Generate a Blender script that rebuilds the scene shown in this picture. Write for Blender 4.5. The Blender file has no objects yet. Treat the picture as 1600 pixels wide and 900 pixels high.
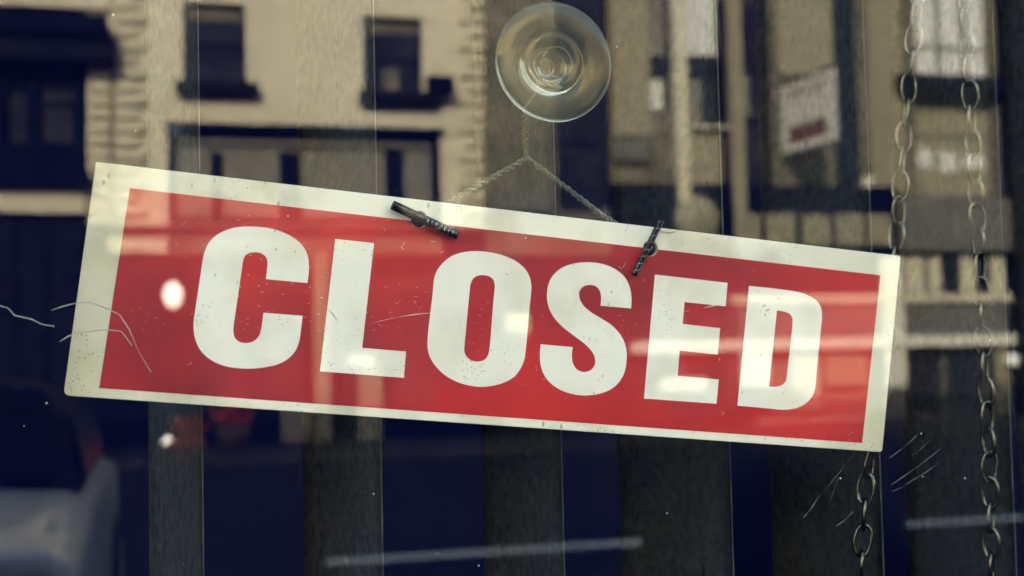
import bpy, bmesh, math, random
from mathutils import Vector, Matrix
from math import radians, sin, cos, pi
random.seed(7)
S = bpy.context.scene
COL = S.collection
# ------------------------------------------------------------------ camera
F = 2000.0                                   # focal length in pixels of the 1600 px wide photograph
CAM = Vector((0, -0.65, 1.55))
def cam_axes(yaw, pitch, roll):
    f = Vector((sin(yaw)*cos(pitch), cos(yaw)*cos(pitch), sin(pitch)))
    r = Vector((cos(yaw), -sin(yaw), 0)); u = r.cross(f)
    c, s = cos(roll), sin(roll)
    return c*r+s*u, -s*r+c*u, f
RT, UP, FW = cam_axes(radians(15.4), radians(3.0), radians(-1.3))
cd = bpy.data.cameras.new('camera'); cam = bpy.data.objects.new('camera', cd); COL.objects.link(cam)
cd.sensor_width = 36; cd.lens = 36*F/1600; cd.clip_start = 0.02; cd.clip_end = 400
cam.matrix_world = Matrix(((RT.x, UP.x, -FW.x, CAM.x), (RT.y, UP.y, -FW.y, CAM.y), (RT.z, UP.z, -FW.z, CAM.z), (0, 0, 0, 1)))
cd.dof.use_dof = True; cd.dof.focus_distance = 0.70; cd.dof.aperture_fstop = 7.5
S.camera = cam
# ------------------------------------------------------------------ world, sun, exposure
SUN_EL, SUN_AZ = radians(32), radians(-24)
w = bpy.data.worlds.new('World'); S.world = w; w.use_nodes = True
nt = w.node_tree; bg = nt.nodes['Background']
sk = nt.nodes.new('ShaderNodeTexSky'); sk.sky_type = 'NISHITA'; sk.sun_disc = False
sk.sun_elevation = SUN_EL; sk.sun_rotation = SUN_AZ; sk.dust_density = 2.5; sk.air_density = 1.0
nt.links.new(sk.outputs[0], bg.inputs[0]); bg.inputs[1].default_value = 0.145
sd = bpy.data.lights.new('sun', 'SUN'); sd.energy = 2.35; sd.angle = radians(0.5); sd.color = (1.0, 0.93, 0.70)
so = bpy.data.objects.new('sun', sd); COL.objects.link(so)
sv = Vector((sin(SUN_AZ)*cos(SUN_EL), cos(SUN_AZ)*cos(SUN_EL), sin(SUN_EL)))
so.rotation_euler = (-sv).to_track_quat('-Z', 'Y').to_euler(); so.location = sv*50
S.view_settings.view_transform = 'Standard'; S.view_settings.look = 'None'
S.view_settings.exposure = 3.46; S.view_settings.gamma = 1.0
S.render.engine = 'CYCLES'
S.cycles.max_bounces = 12; S.cycles.transparent_max_bounces = 16; S.cycles.transmission_bounces = 10
S.cycles.glossy_bounces = 4; S.cycles.caustics_reflective = False
# ------------------------------------------------------------------ helpers
def ray(px, py): return RT*((px-800)/F) - UP*((py-450)/F) + FW
def at(px, py, Y):
    d = ray(px, py); return CAM + d*((Y-CAM.y)/d.y)
FD = 22.0                                    # street width: window glass to opposite facade
def onplane(px, py, c, n):
    d = ray(px, py); return CAM + d*((c-CAM).dot(n)/d.dot(n))
def tag(o, label=None, cat=None, group=None, kind=None):
    if label: o['label'] = label
    if cat: o['category'] = cat
    if group: o['group'] = group
    if kind: o['kind'] = kind
    return o
def empty(name, loc, label, cat, group=None, mat=None):
    o = bpy.data.objects.new(name, None); COL.objects.link(o); o.empty_display_size = .05
    if mat is not None: o.matrix_world = mat
    else: o.location = loc
    return tag(o, label, cat, group)
def link(name, me, m, parent=None, smooth=False):
    me.materials.clear(); me.materials.append(m)
    o = bpy.data.objects.new(name, me); COL.objects.link(o)
    if smooth: me.polygons.foreach_set('use_smooth', [True]*len(me.polygons))
    if parent is not None: o.parent = parent
    return o
def fin(name, bm, m, parent=None, smooth=False, off=None):
    """link a bmesh given in world space; child meshes are moved into their thing's space"""
    if parent is not None:
        p = parent; M = Matrix.Identity(4)
        while p is not None:
            M = p.matrix_basis @ M; p = p.parent
        bm.transform(M.inverted())
    bmesh.ops.recalc_face_normals(bm, faces=bm.faces)
    me = bpy.data.meshes.new(name); bm.to_mesh(me); bm.free()
    return link(name, me, m, parent, smooth)
def box(bm, x0, x1, y0, y1, z0, z1, bev=0):
    r = bmesh.ops.create_cube(bm, size=1)
    vs = r['verts']
    for v in vs:
        v.co = Vector(((x0+x1)/2+v.co.x*(x1-x0), (y0+y1)/2+v.co.y*(y1-y0), (z0+z1)/2+v.co.z*(z1-z0)))
    if bev:
        es = list({e for v in vs for e in v.link_edges})
        bmesh.ops.bevel(bm, geom=es, offset=bev, segments=2, affect='EDGES', profile=.5)
def tube(bm, pts, r, n=8, closed=False, rf=None):
    pts = [Vector(p) for p in pts]; N = len(pts); rings = []
    prev = None
    for i, p in enumerate(pts):
        a = pts[(i-1) % N] if (closed or i > 0) else pts[i]; b = pts[(i+1) % N] if (closed or i < N-1) else pts[i]
        t = (b-a).normalized()
        if prev is None:
            h = Vector((0, 0, 1)) if abs(t.z) < .9 else Vector((1, 0, 0))
            u = t.cross(h).normalized()
        else: u = (prev - t*prev.dot(t)).normalized()
        prev = u; v = t.cross(u)
        rr = rf(i/(N-1)) if rf else r
        rings.append([bm.verts.new(p+(u*cos(2*pi*k/n)+v*sin(2*pi*k/n))*rr) for k in range(n)])
    M = N if closed else N-1
    for i in range(M):
        A, B = rings[i], rings[(i+1) % N]
        for k in range(n): bm.faces.new((A[k], A[(k+1) % n], B[(k+1) % n], B[k]))
    if not closed:
        bm.faces.new(rings[0]); bm.faces.new(rings[-1][::-1])
def lathe(bm, prof, c, n=64, axis='Y'):
    c = Vector(c); rings = []
    for r, h in prof:
        if r < 1e-7:
            rings.append([bm.verts.new(c+(Vector((0, h, 0)) if axis == 'Y' else Vector((0, 0, h))))]); continue
        ring = []
        for k in range(n):
            a = 2*pi*k/n
            ring.append(bm.verts.new(c+(Vector((r*cos(a), h, r*sin(a))) if axis == 'Y' else Vector((r*cos(a), r*sin(a), h)))))
        rings.append(ring)
    for A, B in zip(rings, rings[1:]):
        if len(A) == 1 and len(B) == 1: continue
        for k in range(n):
            a0, a1 = A[k % len(A)], A[(k+1) % len(A)]; b0, b1 = B[k % len(B)], B[(k+1) % len(B)]
            f = [a0] + ([a1] if a1 is not a0 else []) + ([b1] if b1 is not b0 else []) + [b0]
            if len(f) > 2: bm.faces.new(f)
# ------------------------------------------------------------------ materials
def mat(name, col, rough=.7, metal=0, spec=.5, noise=0, scale=20, col2=None, bump=0, stretch=(1, 1, 1), lo=.35, hi=.65, detail=6, coat=0, coord='Object'):
    m = bpy.data.materials.new(name); m.use_nodes = True
    n, l = m.node_tree.nodes, m.node_tree.links
    b = n['Principled BSDF']; b.inputs['Base Color'].default_value = (*col, 1)
    b.inputs['Roughness'].default_value = rough; b.inputs['Metallic'].default_value = metal
    b.inputs['Specular IOR Level'].default_value = spec; b.inputs['Coat Weight'].default_value = coat
    if noise or col2 or bump:
        tc = n.new('ShaderNodeTexCoord'); mp = n.new('ShaderNodeMapping'); mp.inputs['Scale'].default_value = stretch
        tx = n.new('ShaderNodeTexNoise'); tx.inputs['Scale'].default_value = scale; tx.inputs['Detail'].default_value = detail
        l.new(tc.outputs[coord], mp.inputs[0]); l.new(mp.outputs[0], tx.inputs[0])
        if col2:
            rp = n.new('ShaderNodeValToRGB'); rp.color_ramp.elements[0].position = lo; rp.color_ramp.elements[1].position = hi
            rp.color_ramp.elements[0].color = (*col, 1); rp.color_ramp.elements[1].color = (*col2, 1)
            l.new(tx.outputs['Fac'], rp.inputs[0]); l.new(rp.outputs[0], b.inputs['Base Color'])
        if bump:
            bp = n.new('ShaderNodeBump'); bp.inputs['Strength'].default_value = bump; bp.inputs['Distance'].default_value = .002
            l.new(tx.outputs['Fac'], bp.inputs['Height']); l.new(bp.outputs[0], b.inputs['Normal'])
    return m
def speckle(m, col, scale, thr, amount=1, stretch=(1, 1, 1), seed=0, mask_scale=6, mask=.5):
    """scatter small marks of another colour over a material (dirt, scuffs)"""
    n, l = m.node_tree.nodes, m.node_tree.links; b = n['Principled BSDF']
    tc = n.new('ShaderNodeTexCoord'); mp = n.new('ShaderNodeMapping'); mp.inputs['Scale'].default_value = stretch
    mp.inputs['Location'].default_value = (seed, seed*1.7, seed*.3); mp.inputs['Rotation'].default_value = (0, 0, seed)
    l.new(tc.outputs['Object'], mp.inputs[0])
    v = n.new('ShaderNodeTexVoronoi'); v.inputs['Scale'].default_value = scale; l.new(mp.outputs[0], v.inputs[0])
    lt = n.new('ShaderNodeMapRange'); lt.inputs['From Min'].default_value = thr; lt.inputs['From Max'].default_value = thr*.55
    l.new(v.outputs['Distance'], lt.inputs['Value'])
    ns = n.new('ShaderNodeTexNoise'); ns.inputs['Scale'].default_value = mask_scale; ns.inputs['Detail'].default_value = 3
    l.new(mp.outputs[0], ns.inputs[0])
    gt = n.new('ShaderNodeMapRange'); gt.inputs['From Min'].default_value = mask; gt.inputs['From Max'].default_value = mask+.08
    l.new(ns.outputs['Fac'], gt.inputs['Value'])
    mu = n.new('ShaderNodeMath'); mu.operation = 'MULTIPLY'; l.new(lt.outputs[0], mu.inputs[0]); l.new(gt.outputs[0], mu.inputs[1])
    m2 = n.new('ShaderNodeMath'); m2.operation = 'MULTIPLY'; m2.inputs[1].default_value = amount; l.new(mu.outputs[0], m2.inputs[0])
    mx = n.new('ShaderNodeMix'); mx.data_type = 'RGBA'; l.new(m2.outputs[0], mx.inputs['Factor'])
    src = b.inputs['Base Color']
    if src.is_linked: l.new(src.links[0].from_socket, mx.inputs['A'])
    else: mx.inputs['A'].default_value = src.default_value
    mx.inputs['B'].default_value = (*col, 1); l.new(mx.outputs['Result'], b.inputs['Base Color'])
    return m
def glow(name, col, st):
    m = bpy.data.materials.new(name); m.use_nodes = True; b = m.node_tree.nodes['Principled BSDF']
    b.inputs['Base Color'].default_value = (.8, .8, .8, 1); b.inputs['Emission Color'].default_value = (*col, 1); b.inputs['Emission Strength'].default_value = st
    return m
M = {}
M['cream_plastic'] = mat('cream_plastic', (.50, .41, .22), .42, scale=16, col2=(.86, .745, .52), lo=.30, hi=.52, bump=.03)
def stain_dim(m, col, x0, x1, scale=14, amount=.8):
    """yellowed end of the sheet, broken up by noise; left end also has dimness painted in"""
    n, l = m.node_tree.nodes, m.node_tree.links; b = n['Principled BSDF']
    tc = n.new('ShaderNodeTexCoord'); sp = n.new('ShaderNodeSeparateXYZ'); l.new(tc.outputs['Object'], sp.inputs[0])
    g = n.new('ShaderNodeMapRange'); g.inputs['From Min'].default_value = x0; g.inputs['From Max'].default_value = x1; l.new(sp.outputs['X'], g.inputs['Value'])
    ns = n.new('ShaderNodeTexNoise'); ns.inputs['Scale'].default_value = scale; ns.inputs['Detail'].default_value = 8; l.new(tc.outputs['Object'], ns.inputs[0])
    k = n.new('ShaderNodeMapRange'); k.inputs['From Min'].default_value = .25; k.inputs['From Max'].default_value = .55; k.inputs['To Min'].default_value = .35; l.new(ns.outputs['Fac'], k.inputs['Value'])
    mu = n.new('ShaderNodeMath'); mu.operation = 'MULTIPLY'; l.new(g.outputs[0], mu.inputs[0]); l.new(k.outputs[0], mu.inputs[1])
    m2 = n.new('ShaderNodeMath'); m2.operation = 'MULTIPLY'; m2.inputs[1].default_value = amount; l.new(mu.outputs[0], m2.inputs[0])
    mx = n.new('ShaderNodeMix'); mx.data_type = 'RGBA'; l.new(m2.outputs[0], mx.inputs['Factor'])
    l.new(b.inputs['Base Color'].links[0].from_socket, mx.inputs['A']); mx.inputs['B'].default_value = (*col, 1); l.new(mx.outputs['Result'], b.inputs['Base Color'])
stain_dim(M['cream_plastic'], (.40, .32, .15), -.165, -.235)  # left end: real dirt plus its weaker reflection painted as darker colour
stain_dim(M['cream_plastic'], (.52, .42, .22), .14, .24, 20, .5)
speckle(M['cream_plastic'], (.22, .19, .11), 170, .17, .75, (1, .5, 1), 1.3, 14, .50)
speckle(M['cream_plastic'], (.16, .14, .09), 420, .24, .7, (1, 1, 1), 4.1, 25, .53)
M['letter_cream'] = mat('letter_cream', (.74, .63, .42), .42, scale=22, col2=(.89, .78, .565), lo=.32, hi=.54, bump=.03)
speckle(M['letter_cream'], (.30, .28, .2), 220, .14, .7, (1, .6, 1), 2.2, 16, .54)
speckle(M['letter_cream'], (.16, .14, .10), 480, .22, .7, (1, 1, 1), 5.2, 30, .56)
M['red_print'] = mat('red_print', (.26, .011, .016), .36, scale=8, col2=(.60, .024, .020), lo=.33, hi=.64, bump=.03)  # uneven reflection and shading put into the red as large darker patches
speckle(M['red_print'], (.62, .32, .22), 230, .12, .7, (1, .35, 1), .9, 9, .53)
speckle(M['red_print'], (.62, .34, .25), 420, .17, .7, (.5, 1, 1), 3.3, 14, .56)
M['scratch'] = mat('pale_scratch', (.72, .52, .40), .6)
M['mark'] = mat('dark_mark', (.12, .11, .08), .6)
M['twine'] = mat('twine', (.05, .052, .030), .85, scale=900, col2=(.155, .155, .095), bump=.3)
M['thread'] = mat('pale_thread', (.62, .55, .36), .5)
M['pin'] = mat('pin_metal', (.03, .028, .024), .33, 1, scale=300, col2=(.11, .10, .085), lo=.4, hi=.7)
M['wire'] = mat('bright_wire', (.10, .095, .08), .22, 1, scale=300, col2=(.32, .30, .26))
M['chain'] = mat('chain_metal', (.03, .027, .02), .24, 1, scale=160, col2=(.17, .145, .10), lo=.35, hi=.7)
M['slat'] = mat('slat_fabric', (.062, .062, .066), .95, spec=.1, scale=150, col2=(.100, .097, .090), lo=.40, hi=.66, bump=.5, stretch=(1, 1, 1), detail=9)
speckle(M['slat'], (.012, .013, .022), 240, .30, .8, (1, 1, .3), 1.1, 30, .50)
M['hem'] = mat('slat_hem', (.04, .04, .035), .8, scale=40, col2=(.11, .10, .075))
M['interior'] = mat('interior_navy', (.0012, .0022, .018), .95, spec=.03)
M['cream_wall'] = mat('cream_render', (.60, .54, .385), .9, spec=.15, scale=1.3, col2=(.68, .62, .45), bump=.1)
M['stone'] = mat('cream_stone', (.58, .52, .36), .9, spec=.15, scale=4, col2=(.66, .60, .43), bump=.2)
M['joint'] = mat('stone_joint', (.20, .175, .125), .95, scale=6, col2=(.28, .25, .18))
M['dark_paint'] = mat('navy_paint', (.0015, .003, .014), .9, spec=.02, scale=3, col2=(.004, .006, .020))
M['dark_sill'] = mat('dark_sill', (.003, .004, .012), .85, spec=.05, scale=5, col2=(.008, .009, .018))
M['win_glass'] = mat('dark_window_glass', (.012, .014, .03), .15, spec=.3, scale=2, col2=(.03, .03, .042))
M['curtain'] = mat('net_curtain', (.11, .10, .075), .9, scale=7, col2=(.26, .24, .18), stretch=(4, 1, .4))
M['pale_blind'] = mat('pale_blind', (.55, .56, .54), .8, scale=5, col2=(.78, .78, .72), stretch=(3, 1, .5))
M['brown_wall'] = mat('brown_stone', (.09, .082, .06), .95, spec=.1, scale=2.2, col2=(.19, .17, .12), bump=.3)
M['khaki_wall'] = mat('khaki_stone', (.25, .225, .15), .95, spec=.1, scale=3, col2=(.35, .315, .21), bump=.3, stretch=(1, 1, 4))
M['grey_fascia'] = mat('grey_fascia', (.11, .105, .10), .8, scale=3, col2=(.15, .14, .12))
M['white_trim'] = mat('white_trim', (.80, .78, .68), .6, scale=6, col2=(.72, .70, .58))
M['pale_letter'] = mat('pale_sign_panel', (.30, .275, .175), .7, scale=4, col2=(.22, .20, .13))
M['maroon'] = mat('maroon_panel', (.16, .05, .045), .7, scale=4, col2=(.12, .04, .04))
M['board_white'] = mat('board_white', (.66, .63, .54), .7, scale=4, col2=(.72, .69, .60))
M['asphalt'] = mat('asphalt', (.011, .012, .019), .95, spec=.08, scale=60, col2=(.018, .019, .026), bump=.3)
M['paving'] = mat('paving', (.022, .023, .028), .95, spec=.08, scale=5, col2=(.034, .035, .038), bump=.2)
M['kerbstone'] = mat('kerbstone', (.07, .068, .06), .95, spec=.1, scale=5, col2=(.12, .115, .10))
M['marking'] = mat('road_marking', (.62, .60, .50), .8, scale=30, col2=(.75, .73, .62))
M['brick'] = mat('shop_brick', (.22, .12, .08), .9, scale=6, col2=(.3, .17, .11))
M['black_plastic'] = mat('black_plastic', (.004, .004, .007), .7, spec=.08, scale=9, col2=(.007, .007, .010))
M['silver_paint'] = mat('white_car_paint', (.78, .75, .64), .4, 0, coat=.5, scale=3, col2=(.82, .79, .68))
M['tyre'] = mat('tyre_rubber', (.015, .015, .018), .85, scale=30, col2=(.025, .025, .025))
M['rim'] = mat('wheel_metal', (.35, .35, .35), .35, .9, scale=9, col2=(.45, .45, .45))
M['red_lamp'] = mat('red_lamp_plastic', (.35, .015, .01), .25, scale=9, col2=(.45, .02, .02))
M['red_flower'] = mat('red_flower', (.60, .05, .03), .7, scale=9, col2=(.75, .12, .06))
M['pot'] = mat('clay_pot', (.10, .05, .035), .9, scale=9, col2=(.14, .07, .05))
M['lamp_white'] = glow('lamp_globe_lit', (1, .93, .72), 1.7)
M['lamp_soft'] = glow('lamp_globe_soft', (1, .92, .70), .35)
M['wavy_reflection'] = mat('wavy_reflection', (.38, .34, .25), .6)
M['cobweb'] = mat('cobweb', (.26, .25, .21), .5)
# window pane: clear glass that passes light and mirrors part of the street, with specks of dust on it
def pane_mat():
    m = bpy.data.materials.new('shop_window_glass'); m.use_nodes = True
    n, l = m.node_tree.nodes, m.node_tree.links; n.remove(n['Principled BSDF']); out = n['Material Output']
    tr = n.new('ShaderNodeBsdfTransparent'); tr.inputs[0].default_value = (.97, .98, .97, 1)
    gl = n.new('ShaderNodeBsdfGlossy'); gl.inputs['Roughness'].default_value = 0.0
    lw = n.new('ShaderNodeLayerWeight'); lw.inputs[0].default_value = .5
    p = n.new('ShaderNodeMath'); p.operation = 'POWER'; p.inputs[1].default_value = 5; l.new(lw.outputs['Facing'], p.inputs[0])
    mr = n.new('ShaderNodeMapRange'); mr.inputs['To Min'].default_value = PANE_R; mr.inputs['To Max'].default_value = 1; l.new(p.outputs[0], mr.inputs[0])
    mx = n.new('ShaderNodeMixShader'); l.new(mr.outputs[0], mx.inputs[0]); l.new(tr.outputs[0], mx.inputs[1]); l.new(gl.outputs[0], mx.inputs[2])
    df = n.new('ShaderNodeBsdfDiffuse'); df.inputs[0].default_value = (.75, .72, .62, 1)
    tc = n.new('ShaderNodeTexCoord'); v = n.new('ShaderNodeTexVoronoi'); v.inputs['Scale'].default_value = 95; l.new(tc.outputs['Object'], v.inputs[0])
    lt = n.new('ShaderNodeMapRange'); lt.inputs['From Min'].default_value = .055; lt.inputs['From Max'].default_value = .03; l.new(v.outputs['Distance'], lt.inputs['Value'])
    sr = n.new('ShaderNodeSeparateColor'); l.new(v.outputs['Color'], sr.inputs[0])
    g = n.new('ShaderNodeMath'); g.operation = 'GREATER_THAN'; g.inputs[1].default_value = .94; l.new(sr.outputs[0], g.inputs[0])
    mu = n.new('ShaderNodeMath'); mu.operation = 'MULTIPLY'; l.new(lt.outputs[0], mu.inputs[0]); l.new(g.outputs[0], mu.inputs[1])
    mu2 = n.new('ShaderNodeMath'); mu2.operation = 'MULTIPLY'; mu2.inputs[1].default_value = .6; l.new(mu.outputs[0], mu2.inputs[0])
    m2 = n.new('ShaderNodeMixShader'); l.new(mu2.outputs[0], m2.inputs[0]); l.new(mx.outputs[0], m2.inputs[1]); l.new(df.outputs[0], m2.inputs[2])
    l.new(m2.outputs[0], out.inputs[0]); return m
PANE_R = .039
M['pane'] = pane_mat()
cp = bpy.data.materials.new('clear_vinyl'); cp.use_nodes = True; b_ = cp.node_tree.nodes['Principled BSDF']
b_.inputs['Transmission Weight'].default_value = .93; b_.inputs['Roughness'].default_value = .09; b_.inputs['IOR'].default_value = 1.42
b_.inputs['Base Color'].default_value = (.60, .55, .38, 1)
_n = cp.node_tree.nodes; _t = _n.new('ShaderNodeTexNoise'); _t.inputs['Scale'].default_value = 90; _tc = _n.new('ShaderNodeTexCoord')
_b = _n.new('ShaderNodeBump'); _b.inputs['Strength'].default_value = .12; _b.inputs['Distance'].default_value = .001
cp.node_tree.links.new(_tc.outputs['Object'], _t.inputs[0]); cp.node_tree.links.new(_t.outputs['Fac'], _b.inputs['Height']); cp.node_tree.links.new(_b.outputs[0], b_.inputs['Normal'])
b_.inputs['Specular Tint'].default_value = (1.0, .80, .42, 1)
M['vinyl'] = cp
# ================================================================== SETTING: street
def sheet(name, x0, x1, y0, y1, z0, z1, m):
    bm = bmesh.new(); box(bm, x0, x1, y0, y1, z0, z1); return tag(fin(name, bm, m), kind='structure')
sheet('ground', -90, 110, -90, 60, -.40, -.02, M['asphalt'])
sheet('road', -60, 80, -19.2, -2.6, -.019, 0, M['asphalt'])
sheet('pavement_near', -60, 80, -2.598, -.002, -.019, .12, M['paving'])
sheet('pavement_far', -60, 80, -21.99, -19.202, -.019, .12, M['paving'])
for nm, y0, y1 in (('kerb_near', -2.74, -2.6), ('kerb_far', -19.2, -19.06)): sheet(nm, -60, 80, y0, y1, .001, .125, M['kerbstone'])
bm = bmesh.new(); box(bm, at(515, 885, 9.1).x, 60, -9.4, -9.1, .001, .004)
tag(fin('road_marking', bm, M['marking']), kind='structure')
# ------------------------------------------------------------------ the shop building that holds the window
OX0, OX1, OZ0, OZ1 = -1.6, 2.4, .45, 2.9
HS = 15.7
shop = empty('shop_building', (0, 0, 0), 'brick shop building whose window holds the hanging sign', 'building')
bm = bmesh.new()
box(bm, -40, OX0, 0, .3, .0, HS); box(bm, OX1, 55, 0, .3, .0, HS); box(bm, OX0, OX1, 0, .3, 0, OZ0); box(bm, OX0, OX1, 0, .3, OZ1, HS)
box(bm, -40, 55, 9, 9.3, 0, HS); box(bm, -40.3, -40, 0, 9.3, 0, HS); box(bm, 55, 55.3, 0, 9.3, 0, HS)
fin('wall', bm, M['brick'], shop)
bm = bmesh.new(); box(bm, -40, 55, .31, 8.99, HS-.3, HS-.01); fin('roof', bm, M['dark_paint'], shop)
bm = bmesh.new()
for a in ((OX0, OX0+.06, OZ0, OZ1), (OX1-.06, OX1, OZ0, OZ1), (OX0+.06, OX1-.06, OZ0, OZ0+.06), (OX0+.06, OX1-.06, OZ1-.06, OZ1)):
    box(bm, a[0], a[1], -.02, .05, a[2], a[3])
wf = fin('window_frame', bm, M['dark_paint'], shop)
bm = bmesh.new(); box(bm, OX0+.061, OX1-.061, 0, .006, OZ0+.061, OZ1-.061)
pane = fin('window_pane', bm, M['pane'], shop)
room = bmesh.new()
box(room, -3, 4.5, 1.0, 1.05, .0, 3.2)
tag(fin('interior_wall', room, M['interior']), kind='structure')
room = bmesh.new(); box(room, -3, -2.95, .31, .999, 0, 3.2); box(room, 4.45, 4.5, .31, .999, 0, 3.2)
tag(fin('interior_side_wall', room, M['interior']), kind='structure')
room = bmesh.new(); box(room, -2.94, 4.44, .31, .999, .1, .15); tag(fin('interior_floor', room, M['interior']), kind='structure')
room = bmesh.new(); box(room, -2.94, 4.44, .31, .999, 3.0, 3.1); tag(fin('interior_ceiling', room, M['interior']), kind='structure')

# ================================================================== THE SIGN
SC = Vector((.1922, .028, 1.5693))
ta, tb = .065, .0103
SN = (Matrix.Rotation(tb, 3, 'Z') @ Matrix.Rotation(ta, 3, 'X') @ Vector((0, -1, 0))).normalized()
A = onplane(125, 440, SC, SN); B = onplane(1393, 553, SC, SN)
SX = (B-A).normalized(); SY = SN.cross(SX).normalized()
SM = Matrix(((SX.x, SY.x, SN.x, SC.x), (SX.y, SY.y, SN.y, SC.y), (SX.z, SY.z, SN.z, SC.z), (0, 0, 0, 1)))
SMI = SM.inverted()
sign = empty('hanging_sign', SC, 'cream and red plastic sign reading CLOSED, hanging askew on twine', 'sign', mat=SM)
def sl(px, py, h=0):
    """photo point -> sign plane (local x, y)"""
    p = SMI @ onplane(px, py, SC+SN*h, SN); return (p.x, p.y)
def cr(pts, per=7):
    """closed outline with corners ('c') and smooth points: centripetal Catmull-Rom"""
    N = len(pts); out = []
    P = [Vector((p[0], p[1])) for p in pts]; C = [len(p) > 2 for p in pts]
    for i in range(N):
        p1, p2 = P[i], P[(i+1) % N]
        c1, c2 = C[i], C[(i+1) % N]
        if c1 and c2: out.append(p1); continue
        p0 = P[(i-1) % N] if not c1 else p1*2-p2; p3 = P[(i+2) % N] if not c2 else p2*2-p1
        t0 = 0; t1 = t0+(p1-p0).length**.5; t2 = t1+(p2-p1).length**.5; t3 = t2+(p3-p2).length**.5
        for k in range(per):
            t = t1+(t2-t1)*k/per
            a1 = p0*((t1-t)/(t1-t0))+p1*((t-t0)/(t1-t0)); a2 = p1*((t2-t)/(t2-t1))+p2*((t-t1)/(t2-t1)); a3 = p2*((t3-t)/(t3-t2))+p3*((t-t2)/(t3-t2))
            b1 = a1*((t2-t)/(t2-t0))+a2*((t-t0)/(t2-t0)); b2 = a2*((t3-t)/(t3-t1))+a3*((t-t1)/(t3-t1))
            out.append(b1*((t2-t)/(t2-t1))+b2*((t-t1)/(t2-t1)))
    return [(v.x, v.y) for v in out]
def plate(name, loops, z0, th, m, parent, bevel=0):
    """flat shape with holes, extruded along the sign's normal"""
    cu = bpy.data.curves.new(name, 'CURVE'); cu.dimensions = '2D'; cu.fill_mode = 'BOTH'; cu.extrude = th/2
    cu.bevel_depth = bevel; cu.bevel_resolution = 1; cu.offset = -bevel if bevel else 0
    for lp in loops:
        s = cu.splines.new('POLY'); s.points.add(len(lp)-1); s.use_cyclic_u = True
        for q, (x, y) in zip(s.points, lp): q.co = (x, y, 0, 1)
    tmp = bpy.data.objects.new('tmp', cu); COL.objects.link(tmp)
    dg = bpy.context.evaluated_depsgraph_get(); me = bpy.data.meshes.new_from_object(tmp.evaluated_get(dg))
    bpy.data.objects.remove(tmp); bpy.data.curves.remove(cu)
    me.transform(Matrix.Translation((0, 0, z0+th/2))); me.name = name
    return link(name, me, m, parent)
def circ(cx, cy, r, n=28): return [(cx+r*cos(2*pi*k/n), cy+r*sin(2*pi*k/n)) for k in range(n)]
def rounded(c, rs, n=6):
    out = []
    for i in range(4):
        p = Vector(c[i]); a = (Vector(c[i-1])-p).normalized(); b = (Vector(c[(i+1) % 4])-p).normalized(); r = rs[i]
        s, e = p+a*r, p+b*r
        for k in range(n+1):
            t = k/n; out.append(tuple(s*(1-t)**2+p*2*t*(1-t)+e*t*t))
    return out
H1, H2 = sl(655, 343), sl(1016, 388)
RH = .0044
corners = [sl(150, 253), sl(1407, 400), sl(1378, 706.5), sl(99, 618)]
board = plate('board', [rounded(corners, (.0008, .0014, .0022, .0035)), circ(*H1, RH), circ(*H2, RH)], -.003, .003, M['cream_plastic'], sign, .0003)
red = [sl(203, 294), sl(1375, 430), sl(1346.5, 692), sl(155, 606)]
LET = {}
def px(pts, ox, oy, s): return [(*sl(ox+p[0]/s, oy+p[1]/s), *p[2:]) for p in pts]
c = 'c'
LET['C'] = [px([(684, 368, c), (691, 320), (693, 268), (684, 208), (655, 155), (605, 112), (540, 80), (460, 58), (375, 51), (300, 53), (235, 68), (175, 98), (130, 142), (106, 195), (94, 255), (84, 320), (54, 520), (45, 590), (47, 650), (60, 700), (88, 752), (135, 795), (200, 828), (280, 845), (365, 849), (450, 841), (525, 822), (580, 790), (617, 748), (637, 700), (645, 655), (658, 552, c), (437, 535, c), (425, 625), (412, 665), (385, 693), (345, 705), (305, 699), (278, 677), (268, 640), (271, 595), (278, 550), (316, 290), (324, 240), (335, 214), (358, 200), (390, 195), (425, 201), (450, 220), (460, 250), (458, 285), (451, 346, c)], 290, 340, 3.6)]
LET['L'] = [px([(121, 48, c), (339, 72, c), (272, 660, c), (518, 681, c), (507, 829, c), (35, 792, c)], 490, 360, 3.6)]
LET['O'] = [px([(107, 200), (125, 155), (165, 107), (215, 72), (280, 52), (350, 46), (430, 53), (510, 72), (580, 103), (632, 145), (663, 195), (674, 250), (671, 310), (665, 360), (648, 560), (641, 625), (633, 680), (610, 735), (575, 780), (520, 813), (450, 834), (385, 841), (310, 833), (235, 810), (165, 770), (110, 715), (80, 665), (67, 615), (67, 560), (72, 500), (96, 300), (101, 240)], 650, 380, 3.75),
            px([(318, 240), (333, 208), (358, 191), (390, 187), (425, 193), (450, 212), (460, 245), (458, 285), (453, 330), (433, 580), (428, 625), (420, 657), (400, 682), (368, 693), (330, 689), (298, 668), (282, 635), (283, 595), (287, 550), (312, 290)], 650, 380, 3.75)]
LET['S'] = [px([(596, 331, c), (598, 270), (588, 210), (560, 155), (510, 112), (440, 82), (345, 71), (260, 82), (195, 110), (150, 155), (128, 210), (123, 270), (135, 330), (165, 385), (215, 438), (280, 488), (335, 530), (375, 572), (394, 615), (390, 652), (368, 678), (328, 688), (290, 672), (268, 635), (263, 590), (268, 548, c), (88, 532, c), (83, 590), (86, 640), (100, 690), (130, 737), (175, 775), (240, 805), (330, 820), (410, 812), (480, 786), (530, 742), (560, 685), (571, 610), (566, 545), (540, 485), (490, 428), (425, 385), (368, 350), (325, 310), (305, 268), (306, 235), (325, 209), (358, 199), (395, 205), (419, 230), (427, 270), (424, 315, c)], 820, 390, 3.6)]
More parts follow.
